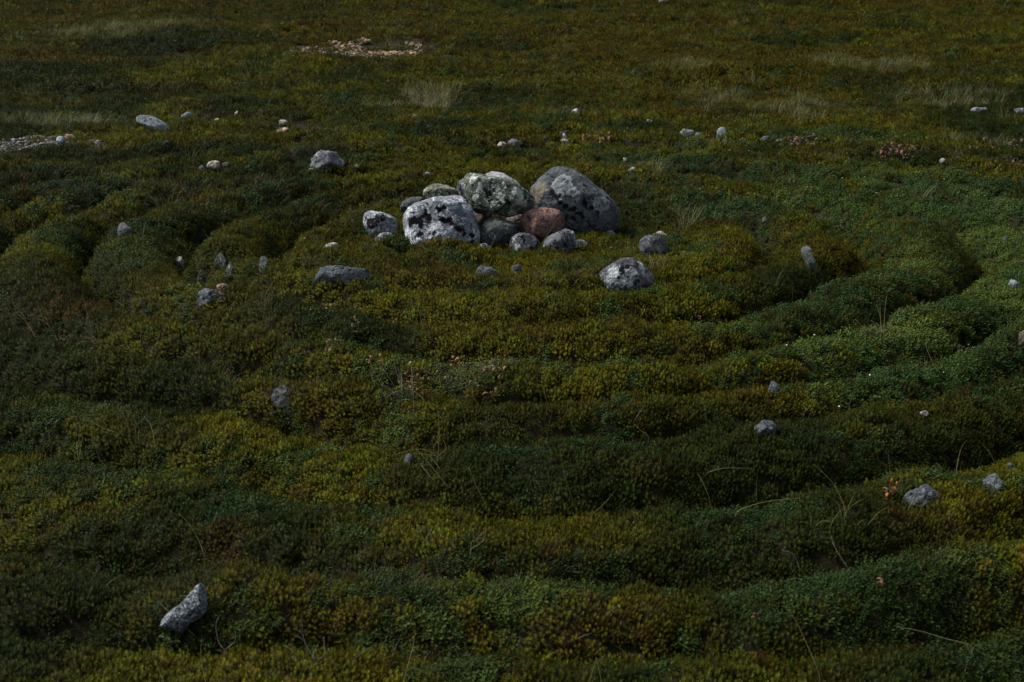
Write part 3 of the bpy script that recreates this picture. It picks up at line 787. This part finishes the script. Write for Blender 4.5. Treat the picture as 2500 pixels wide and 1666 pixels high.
bands = [(2.2, 5.2, 1050, 0.74), (5.2, 9.0, 760, 0.86), (9.0, 12.5, 400, 1.1), (12.5, 18, 210, 1.4), (18, 27, 105, 2.0), (27, 42, 55, 2.7), (42, 75, 20, 4.2), (75, 140, 3.2, 10.0)]
P, S = spread(bands)
k = clear_of_stones(P); P, S = P[k], S[k]
E, ES = spread([(2.4, 9.0, 620, 0.7)]); ek = (trough(E[:, 0], E[:, 1]) > 0.35) & clear_of_stones(E)
P, S = np.concatenate([P, E[ek]]), np.concatenate([S, ES[ek]])
x, y = P[:, 0], P[:, 1]; d = np.hypot(x, y)
leafy = np.maximum(inside(LEAFY, x, y), bank_leaf(x, y)) + 0.28 * fbm(x * 1.6, y * 1.6, 2.2, 4) + 0.14 * fbm(x * 5, y * 5, 12.2, 3)
rusty = inside(RUSTY, x, y)
isleaf = leafy * (1 - 0.35 * sstep(12, 18, d)) + 0.24 * RNG.normal(size=len(x)) > 0.55
isleaf |= (fbm(x * 4.5, y * 4.5, 140.0, 2) > 0.36) & (RNG.random(len(x)) < 0.7)
isleaf &= (d < 60) & (RNG.random(len(x)) > 0.75 * np.clip(trough(x, y), 0, 1))
eps = 0.03
hx = (height(x + eps, y) - height(x - eps, y)) / (2 * eps); hy = (height(x, y + eps) - height(x, y - eps)) / (2 * eps)
Z = height(x, y)
rot = np.stack([np.arctan(hy) * 0.7 + RNG.normal(size=len(x)) * 0.14, -np.arctan(hx) * 0.7 + RNG.normal(size=len(x)) * 0.14, RNG.random(len(x)) * 6.283], 1)
# NB euler XYZ: yaw is applied last, so turn the tilt with it
yaw = rot[:, 2]; tx, ty = rot[:, 0].copy(), rot[:, 1].copy()
rot[:, 0] = tx * np.cos(yaw) + ty * np.sin(yaw); rot[:, 1] = -tx * np.sin(yaw) + ty * np.cos(yaw)
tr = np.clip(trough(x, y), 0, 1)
scl = S * (0.65 + 0.6 * RNG.random(len(x))) * (1 - 0.15 * tr)

# heath colours: olive, yellow-green, dark green (doubling as painted shade), autumn rust
olive, lime, deep, rust = np.array([0.0490, 0.0440, 0.0022]), np.array([0.0790, 0.0785, 0.0030]), np.array([0.0150, 0.0225, 0.0028]), np.array([0.0430, 0.0240, 0.0040])
def lerp(a, b, t): return a + (b - a) * np.clip(t, 0, 1)[:, None]
n1, n2, n3 = fbm(x * 1.3, y * 1.3, 40.0, 4), fbm(x * 3.1, y * 3.1, 50.0, 3), fbm(x * 0.35, y * 0.6, 60.0, 3)
c = np.tile(olive, (len(x), 1))
c = lerp(c, np.tile(lime, (len(x), 1)), 0.40 + 1.6 * n2 + 0.3 * RNG.normal(size=len(x)))
c = lerp(c, np.tile(deep, (len(x), 1)), 0.28 + 1.9 * n1 + 0.75 * inside(SHADE_TINT, x, y) + 0.55 * tr)  # darker old growth in troughs, their shade also put into the colour
c = lerp(c, np.tile(rust, (len(x), 1)), 0.62 * rusty + 0.7 * n3 - 0.22 + 0.35 * RNG.normal(size=len(x)) * 0.6 + 0.7 * np.clip(n2 - 0.1, 0, 1))
farm = sstep(13, 26, d)
ochre = np.array([0.053, 0.0415, 0.0026])
c = lerp(c, np.tile(ochre, (len(x), 1)), farm * (0.5 + 1.5 * n3 + 0.8 * fbm(x * 0.12, y * 0.5, 95.0, 3)))
cc = c * (0.78 + 0.62 * RNG.random((len(x), 1)) ** 1.3) * (1 + np.array([0.08, -0.02, 0.0]) * RNG.normal(size=(len(x), 1)))
cc = np.clip(cc, 0.001, 0.2)
istwig = (fbm(x * 1.1, y * 1.1, 123.0, 4) + 0.25 * tr + 0.1 * RNG.normal(size=len(x)) > 0.40) & (d < 14) & (RNG.random(len(x)) < 0.45)
tc_ = lerp(np.tile(np.array([0.028, 0.020, 0.013]), (len(x), 1)), np.tile(np.array([0.075, 0.063, 0.050]), (len(x), 1)), RNG.random(len(x)))
scatter('bare_twigs', 'tangled bare grey brown twigs of old heath', 'twigs', np.stack([x, y, Z], 1)[istwig], rot[istwig], scl[istwig], tc_[istwig], C_TWIG, 6)
m = ~isleaf & ~(istwig & (RNG.random(len(x)) < 0.5))
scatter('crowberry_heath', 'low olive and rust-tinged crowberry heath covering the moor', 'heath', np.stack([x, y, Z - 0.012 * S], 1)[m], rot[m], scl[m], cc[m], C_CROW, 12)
lc = lerp(np.tile(np.array([0.0150, 0.0270, 0.0045]), (len(x), 1)), np.tile(np.array([0.0460, 0.0620, 0.0110]), (len(x), 1)), 0.35 + 1.2 * n2 + 0.25 * RNG.normal(size=len(x)))
lc = lerp(lc, np.tile(np.array([0.0140, 0.0290, 0.0070]), (len(x), 1)), 0.4 + 1.5 * n1)
lc = lc * (0.8 + 0.4 * RNG.random((len(x), 1)))
pale_leaf = inside([ell(1150, 930, 150, 38)], x, y)
lc = lerp(lc, np.tile(np.array([0.060, 0.068, 0.026]), (len(x), 1)), 0.8 * pale_leaf)
lc = lc * (1 - 0.4 * np.clip(inside(SHADE_TINT, x, y), 0, 1))[:, None]  # leaves darkened in the same zones, edge falloff as leaf colour
lc = lc * (1 + 0.5 * np.clip(bank_leaf(x, y), 0, 1) * sstep(-0.2, 0.8, x))[:, None]
m = isleaf
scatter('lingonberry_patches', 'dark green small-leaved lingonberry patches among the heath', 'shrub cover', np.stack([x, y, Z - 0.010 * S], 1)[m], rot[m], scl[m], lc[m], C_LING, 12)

# grass
bands = [(2.5, 9.0, 16, 1.0), (9, 14, 30, 1.1), (14, 24, 44, 1.4), (24, 45, 18, 2.0), (45, 70, 5, 3.0)]
P, S = spread(bands); k = clear_of_stones(P); P, S = P[k], S[k]; x, y = P[:, 0], P[:, 1]
gr = inside(GRASSY, x, y) + 0.15 * fbm(x * 2, y * 2, 71.0, 3)
k = (gr > 0.35 + 0.25 * RNG.random(len(x))) | ((RNG.random(len(x)) < 0.012) & (np.hypot(x, y) > 9))
x, y, S = x[k], y[k], S[k]; d = np.hypot(x, y)
gc = lerp(np.tile(np.array([0.0702, 0.0780, 0.0234]), (len(x), 1)), np.tile(np.array([0.1400, 0.1280, 0.0560]), (len(x), 1)), 0.5 + 0.35 * RNG.normal(size=len(x)))
scatter('moor_grass', 'pale dry grass growing in loose drifts across the moor', 'grass', np.stack([x, y, height(x, y) + 0.02], 1),
        np.stack([RNG.normal(size=len(x)) * 0.12, RNG.normal(size=len(x)) * 0.12, RNG.random(len(x)) * 6.283], 1), S * (0.6 + 0.6 * RNG.random(len(x))), gc, C_GRASS, 8)
# lone blades between the sprigs
P, S = spread([(2.4, 9.0, 14, 1.0), (9, 16, 6, 1.2)]); k = clear_of_stones(P); P = P[k]; S = S[k]; x, y = P[:, 0], P[:, 1]
k = RNG.random(len(x)) < np.clip(0.45 + 0.8 * fbm(x * 0.8, y * 0.8, 91, 3), 0.05, 1); x, y, S = x[k], y[k], S[k]
gc = lerp(np.tile(np.array([0.0546, 0.0624, 0.0156]), (len(x), 1)), np.tile(np.array([0.1716, 0.1521, 0.0780]), (len(x), 1)), RNG.random(len(x)))
scatter('stray_grass_blades', 'single thin grass blades poking out of the heath', 'grass', np.stack([x, y, height(x, y) + 0.02], 1),
        np.stack([RNG.normal(size=len(x)) * 0.45, RNG.normal(size=len(x)) * 0.45, RNG.random(len(x)) * 6.283], 1), S * (0.5 + 0.8 * RNG.random(len(x))), gc, C_BLADE, 10)

# tiny white blossoms, mostly in the leafy ground on the right
BL = [ell(*e) for e in [(2280,530,170,60),(1740,520,120,40),(1900,385,200,20),(2000,460,140,30),(2150,900,200,80),(2380,500,120,40)]]
P, S = spread([(2.6, 14, 60, 1.0)], 0.3); x, y = P[:, 0], P[:, 1]
k = RNG.random(len(x)) < 0.16 * inside(BL, x, y, 0.9) + 0.0015; x, y = x[k], y[k]
V, F = [], []
D3, F3 = ico(1)
for i in range(len(x)):
    r = 0.002 + 0.0024 * RNG.random(); o_ = len(V) * len(D3)
    V.append(D3 * r * np.array([1, 1, 0.7]) + np.array([x[i], y[i], float(height(x[i], y[i])) + 0.052 + 0.012 * RNG.random()])); F.append(F3 + i * len(D3))
tag(mesh_obj('white_blossoms', np.concatenate(V), np.concatenate(F), M_BLOSSOM), 'tiny white blossoms sprinkled over the leafy heath', 'blossoms', kind='stuff')

# ------------------------------------------------------------------ single grass stems and tufts
def tube(path, r0, r1, V, F, sides=5):
    path = np.asarray(path, float); n = len(path); o = len(V)
    for i in range(n):
        t = path[min(i + 1, n - 1)] - path[max(i - 1, 0)]; dd, u, w = frame(t)
        r = r0 + (r1 - r0) * i / (n - 1)
        for j in range(sides):
            a = j * 2 * math.pi / sides; V.append(path[i] + (u * math.cos(a) + w * math.sin(a)) * r)
    for i in range(n - 1):
        for j in range(sides):
            F.append([o + i * sides + j, o + i * sides + (j + 1) % sides, o + (i + 1) * sides + (j + 1) % sides, o + (i + 1) * sides + j])
    F.append([o + j for j in range(sides)][::-1]); F.append([o + (n - 1) * sides + j for j in range(sides)])

def smooth(P, n=6):
    P = np.asarray(P, float); res = []
    Q = np.concatenate([[2 * P[0] - P[1]], P, [2 * P[-1] - P[-2]]])
    for i in range(1, len(Q) - 2):
        p0, p1, p2, p3 = Q[i - 1:i + 3]
        for t in np.linspace(0, 1, n, endpoint=False):
            res.append(0.5 * (2 * p1 + (p2 - p0) * t + (2 * p0 - 5 * p1 + 4 * p2 - p3) * t ** 2 + (3 * p1 - p0 - 3 * p2 + p3) * t ** 3))
    res.append(P[-1]); return np.array(res)

def grass(name, label, strands, mat, r=0.0011, seed=0, group=None, cat='grass', blades=0, bx=0.05, bh=0.1):
    """each strand: photo pixels from its foot to its tip; the stem stands on the heath at its foot and leans a little"""
    rs = np.random.default_rng(seed + 500)
    V, F = [], []; foot = None
    for st in strands:
        g = at(*st[0]); z = np.dot(g - CAM, FWD)
        foot = g if foot is None else foot
        lean = rs.normal() * 0.25
        pts = []
        for i, (px, py) in enumerate(st):
            up_ = (st[0][1] - py) * z / FPX
            pts.append(CAM + ray(px, py) * (z + lean * up_))
        pts.insert(0, pts[0] - np.array([0, 0, 0.04]))
        tube(smooth(pts), r * 0.75, r * 0.3, V, F)
    for i in range(blades):
        a = rs.random() * 6.283; q = foot + np.array([rs.normal() * bx, rs.normal() * bx * 0.6, -0.01]); az = rs.random() * 6.283; ang = 1.45 - rs.random() * 0.6; L = bh * (0.5 + rs.random()); path = [q]
        for s_ in range(6):
            q = q + np.array([math.cos(az) * math.cos(ang), math.sin(az) * math.cos(ang), math.sin(ang)]) * L / 6; ang -= 0.05 + 0.2 * rs.random(); path.append(q)
        tube(path, r * 0.65, r * 0.25, V, F, 4)
    V = np.array(V) - foot
    o = mesh_obj(name, V, F, mat, loc=foot); tag(o, label, cat, group); return o

grass('grass_tuft', 'upright pale stalks rising from a small green tuft on the right ridge', [[(2150,800),(2149,760),(2148,728)],[(2152,802),(2148,770),(2140,745)],[(2158,800),(2160,765),(2164,724)],[(2146,800),(2140,790),(2133,785)]], M_STRAW, 0.0015, 1, blades=40, bx=0.035, bh=0.07)
grass('grass_tuft', 'wispy straw tuft with two tall stems at the left', [[(225,822),(220,790),(212,760),(202,722)],[(240,815),(236,800),(232,790)],[(222,825),(216,795),(208,740)]], M_STRAW, 0.0012, 2, blades=34, bx=0.09, bh=0.11)
grass('grass_tuft', 'bent straw blades right of the wispy tuft at the left', [[(296,848),(310,838),(322,830),(332,862)],[(335,865),(325,855),(308,845)],[(343,842),(344,815),(347,785)],[(380,850),(385,830),(392,810)]], M_STRAW, 0.0013, 3, blades=8, bx=0.07, bh=0.08)
grass('grass_tuft', 'arching seed stems over the green patch at the lower left', [[(318,1072),(312,1040),(300,1010),(287,996)],[(330,1065),(332,1035),(322,1010),(305,1002)],[(378,1090),(374,1060),(366,1035),(352,1017)],[(290,1060),(250,1045),(213,1022)],[(338,1075),(340,1050)]], M_STRAW, 0.0013, 4, blades=8, bx=0.1, bh=0.08)
grass('grass_tuft', 'tall pale grass tuft far behind the cairn', [[(1062,250),(1058,225),(1048,200)],[(1066,252),(1069,222),(1068,196)],[(1072,252),(1080,235),(1090,222)],[(1058,250),(1045,230),(1035,215)]], M_STRAW, 0.0024, 5, blades=60, bx=0.12, bh=0.30)
grass('grass_tuft', 'dry whitish grass hanging before the smooth dark stone right of the cairn', [[(1606,640),(1600,620),(1590,602)],[(1612,645),(1607,615),(1598,596)],[(1620,648),(1612,620),(1602,598)],[(1618,640),(1625,625),(1650,636)],[(1630,640),(1615,618),(1606,600)],[(1602,640),(1580,622),(1565,612)]], M_STRAW, 0.0013, 6, blades=24, bx=0.04, bh=0.09)
grass('grass_straw', 'single straight pale stem standing in front of the withered leaves, centre left', [[(1010,998),(1008,950),(1005,902)],[(1033,975),(1020,962),(1010,956)]], M_STRAW, 0.0016, 7)
grass('grass_tuft', 'grey dry tuft left of the straight pale stem, centre left', [[(982,955),(972,925),(964,895)],[(982,955),(975,915),(970,878)],[(982,955),(981,905),(984,880)]], M_TWIG, 0.0012, 8, blades=26, bx=0.025, bh=0.12)
grass('grass_tuft', 'curling thin stems in a loose ring below the centre patch', [[(1070,1115),(1072,1060),(1070,1010),(1060,985)],[(1070,1116),(1089,1095),(1082,1075)],[(1068,1116),(1030,1097),(972,1107)],[(1068,1116),(1040,1110),(1008,1106)],[(1069,1116),(1055,1085),(1058,1068)]], M_STRAW, 0.0011, 9, blades=6, bx=0.08, bh=0.07)
grass('grass_straw', 'broken pale straws crossed in a zigzag, right of centre', [[(1542,1043),(1558,1012),(1576,988)],[(1582,1065),(1565,1052),(1550,1037)],[(1558,1012),(1570,1003),(1575,1010)]], M_STRAW, 0.0014, 10)
grass('grass_straw', 'long yellow green blade arching over the lower right heath', [[(1800,1250),(1850,1230),(1900,1221),(1952,1217)],[(1980,1262),(1966,1235),(1952,1217)]], M_GREENSTEM, 0.0018, 11)
grass('grass_tuft', 'loose green and straw blades right of the long arching blade', [[(2066,1250),(2040,1190),(2010,1155),(1986,1133)],[(2055,1260),(2045,1230),(2020,1210)],[(2062,1265),(2060,1235),(2048,1215)],[(2030,1280),(2045,1255),(2062,1240)],[(1915,1275),(1905,1262),(1898,1253)],[(2066,1250),(2085,1205),(2070,1193)]], M_GREENSTEM, 0.0013, 12, blades=12, bx=0.05, bh=0.09)
grass('grass_straw', 'long slanting stem in the bottom right leafy patch', [[(2000,1648),(1975,1585),(1950,1530),(1925,1488)]], M_STRAW, 0.0013, 13)
grass('grass_straw', 'two yellow blades meeting in a tent shape at the bottom edge', [[(1440,1664),(1447,1640),(1456,1606)],[(1468,1664),(1463,1640),(1456,1606)]], M_GREENSTEM, 0.0017, 14)
grass('grass_straw', 'pale curved stem at the bottom edge left of centre', [[(986,1664),(1003,1600),(1010,1570),(1011,1552)]], M_STRAW, 0.0014, 15)
grass('grass_straw', 'long yellow stem leaning left above the speckled granite stone', [[(502,1366),(485,1320),(462,1280),(437,1255)]], M_GREENSTEM, 0.0013, 16)
grass('dry_twig', 'whitish bare branching twig at the bottom left of centre', [[(770,1620),(750,1580),(735,1545),(716,1535)],[(770,1620),(752,1585),(742,1562),(735,1500)],[(770,1620),(764,1600),(770,1585),(778,1572)],[(770,1620),(745,1570),(728,1555),(712,1548)],[(770,1620),(790,1600),(796,1580)]], M_TWIG, 0.0011, 17, cat='twig', blades=12, bx=0.06, bh=0.08)
grass('dry_twig', 'grey crooked twig lying over the leafy heath at the lower right', [[(1953,1398),(1948,1375),(1938,1358),(1925,1347),(1910,1345),(1918,1337)],[(1938,1358),(1930,1350)]], M_TWIG, 0.0022, 18, cat='twig')
grass('dry_twig', 'thin grey twig beside the speckled granite stone', [[(548,1590),(535,1570),(528,1540),(528,1522),(535,1505)],[(548,1590),(570,1570),(575,1555),(574,1542)]], M_TWIG, 0.0014, 19, cat='twig')
grass('grass_straw', 'pale stem lying aslant in the lower right corner', [[(2370,1578),(2310,1560),(2250,1542),(2190,1530)]], M_STRAW, 0.0012, 20)
grass('grass_straw', 'curved pale stem pair below the middle heath mound', [[(1150,1342),(1168,1330),(1182,1315),(1180,1290)],[(1150,1330),(1157,1315),(1156,1292)]], M_STRAW, 0.0013, 21)
grass('grass_straw', 'pale slanting stem above the middle heath mound', [[(1188,1240),(1160,1180),(1145,1142)]], M_STRAW, 0.0013, 22)
grass('grass_straw', 'thin pale stem beside the withered leaves of the left slope', [[(540,768),(565,745),(582,730)]], M_STRAW, 0.0014, 23)
grass('grass_straw', 'short pale stem lying on the left slope below the bent straw', [[(487,885),(460,878),(432,870)]], M_STRAW, 0.0014, 24)
grass('grass_straw', 'slender pale stem left of the middle heath mound', [[(985,1220),(965,1190),(948,1170)]], M_STRAW, 0.0013, 25)

# ------------------------------------------------------------------ withered leaf clusters
def withered(label, x0, y0, x1, y1, n, mat, size=0.03, seed=0):
    rs = np.random.default_rng(seed + 900); V, F = [], []
    c = at((x0 + x1) / 2, (y0 + y1) / 2)
    for i in range(n):
        g = at(x0 + (x1 - x0) * rs.random(), y0 + (y1 - y0) * rs.random())
        p = g + np.array([0, 0, 0.03 + 0.03 * rs.random()]); az = rs.random() * 6.283; el = rs.normal() * 0.6 + 0.3
        nd = np.array([math.cos(az) * math.cos(el), math.sin(az) * math.cos(el), math.sin(el)]); sd = np.cross(nd, [0, 0, 1]); sd /= np.linalg.norm(sd); nn = np.cross(sd, nd)
        ln = size * 0.7 * (0.6 + 0.7 * rs.random()); wd = ln * 0.22; cup = 0.25 + 0.3 * rs.random(); o = len(V)
        for t in np.linspace(0, 1, 6):
            hw = wd * math.sin(math.pi * min(0.97, 0.08 + t * 0.9)) ** 0.8
            ctr = p + nd * ln * t + nn * ln * (0.25 * math.sin(t * 2.4))
            V += [ctr - sd * hw + nn * hw * cup * 2, ctr, ctr + sd * hw + nn * hw * cup * 2]
        for k in range(5):
            a = o + k * 3; F += [[a, a + 1, a + 4, a + 3], [a + 1, a + 2, a + 5, a + 4]]
    o = mesh_obj('withered_leaves', np.array(V) - c, F, mat, loc=c)
    sm = o.modifiers.new('thick', 'SOLIDIFY'); sm.thickness = 0.0006
    tag(o, label, 'dead leaves', 'withered leaf clusters')

withered('rust orange withered leaves at the left end of the centre leafy patch', 985, 905, 1042, 965, 34, M_DEADLEAF, 0.028, 1)
withered('pale withered leaves sticking up on the back edge of the centre leafy patch', 1102, 868, 1142, 896, 14, M_DEADLEAF, 0.03, 2)
withered('pale curled leaves along the right back edge of the centre leafy patch', 1166, 894, 1236, 917, 16, M_DEADLEAF, 0.026, 3)
withered('small withered leaf pair at the front of the centre leafy patch', 1193, 954, 1212, 971, 4, M_DEADLEAF, 0.032, 4)
withered('scattered pale leaf litter in the middle of the centre leafy patch', 1040, 905, 1220, 950, 22, M_DEADLEAF, 0.022, 20)
withered('withered brown leaves left of the centre leafy patch', 900, 874, 930, 893, 8, M_DEADLEAF, 0.028, 5)
withered('withered leaves in the upper of two clumps on the left slope', 856, 788, 880, 815, 9, M_DEADLEAF, 0.03, 6)
withered('tan curled leaves in the lower clump on the left slope', 792, 838, 834, 864, 9, M_DEADLEAF, 0.034, 7)
withered('pale dead leaves below the long flat slab', 752, 750, 824, 766, 7, M_DEADLEAF, 0.026, 8)
withered('pale dead leaves on the right slope below the first ring', 1690, 765, 1738, 787, 10, M_DEADLEAF, 0.03, 9)
withered('bright orange leaf cluster beside the broad grey overgrown stone', 2154, 1188, 2190, 1212, 8, M_RUST, 0.026, 10)
withered('tan dead leaf in the bottom right leafy patch', 1838, 1518, 1860, 1536, 3, M_DEADLEAF, 0.036, 11)
withered('brown dead leaves in the right part of the bottom leafy patch', 2134, 1418, 2160, 1444, 5, M_DEADLEAF, 0.03, 12)
withered('reddish withered leaves at the right end of the row of stones', 1921, 331, 1995, 352, 60, M_DEADPINK, 0.06, 13)
withered('reddish withered leaf mound in the far right heath', 2142, 352, 2236, 384, 70, M_DEADPINK, 0.06, 14)
withered('faded withered leaves at the right edge far back', 2410, 386, 2505, 404, 45, M_DEADPINK, 0.05, 15)
withered('straw coloured litter on the bare spot behind the cairn', 1420, 328, 1500, 342, 50, M_DEADLEAF, 0.05, 16)
withered('pinkish dead leaves on the moor beyond the reddish mound at the right', 2370, 342, 2500, 360, 40, M_DEADPINK, 0.05, 17)
withered('rust red leaves beside the broken pale stone', 520, 715, 556, 740, 14, M_DEADPINK, 0.025, 18)
withered('orange brown leaf tuft on the outer ridge at the right', 2136, 665, 2150, 682, 4, M_DEADLEAF, 0.03, 19)

# ------------------------------------------------------------------ light, sky, camera
SUN_AZ, SUN_EL = math.atan2(-0.80, 0.22), math.radians(50)
w = bpy.data.worlds.new('World'); SC.world = w; w.use_nodes = True
nt = w.node_tree; bg = nt.nodes['Background']
sky = nt.nodes.new('ShaderNodeTexSky'); sky.sky_type = 'NISHITA'; sky.sun_disc = False
sky.sun_elevation = SUN_EL; sky.sun_rotation = SUN_AZ; sky.dust_density = 2.5; sky.air_density = 1.0
hs = nt.nodes.new('ShaderNodeHueSaturation'); hs.inputs['Saturation'].default_value = 0.42
nt.links.new(sky.outputs[0], hs.inputs['Color']); nt.links.new(hs.outputs[0], bg.inputs['Color']); bg.inputs['Strength'].default_value = 0.095
ld = bpy.data.lights.new('sun', 'SUN'); ld.energy = 3.5; ld.angle = math.radians(15); ld.color = (1.0, 0.95, 0.88)
so = bpy.data.objects.new('sun', ld); COL.objects.link(so)
sd = Vector((math.sin(SUN_AZ) * math.cos(SUN_EL), math.cos(SUN_AZ) * math.cos(SUN_EL), math.sin(SUN_EL)))
so.rotation_euler = sd.to_track_quat('Z', 'Y').to_euler(); so.location = (0, 0, 20)

cam = bpy.data.cameras.new('camera'); cam.lens = 50; cam.sensor_width = 36; cam.clip_end = 3000; cam.clip_start = 0.05
cam.dof.use_dof = True; cam.dof.focus_distance = 7.6; cam.dof.aperture_fstop = 9.0
co = bpy.data.objects.new('camera', cam); COL.objects.link(co); co.location = CAM
co.rotation_euler = (math.pi / 2 - PITCH, 0, 0)
SC.camera = co
vs = SC.view_settings; vs.view_transform = 'Standard'; vs.look = 'None'; vs.gamma = 1.0; vs.exposure = 1.15
SC.cycles.max_bounces = 5
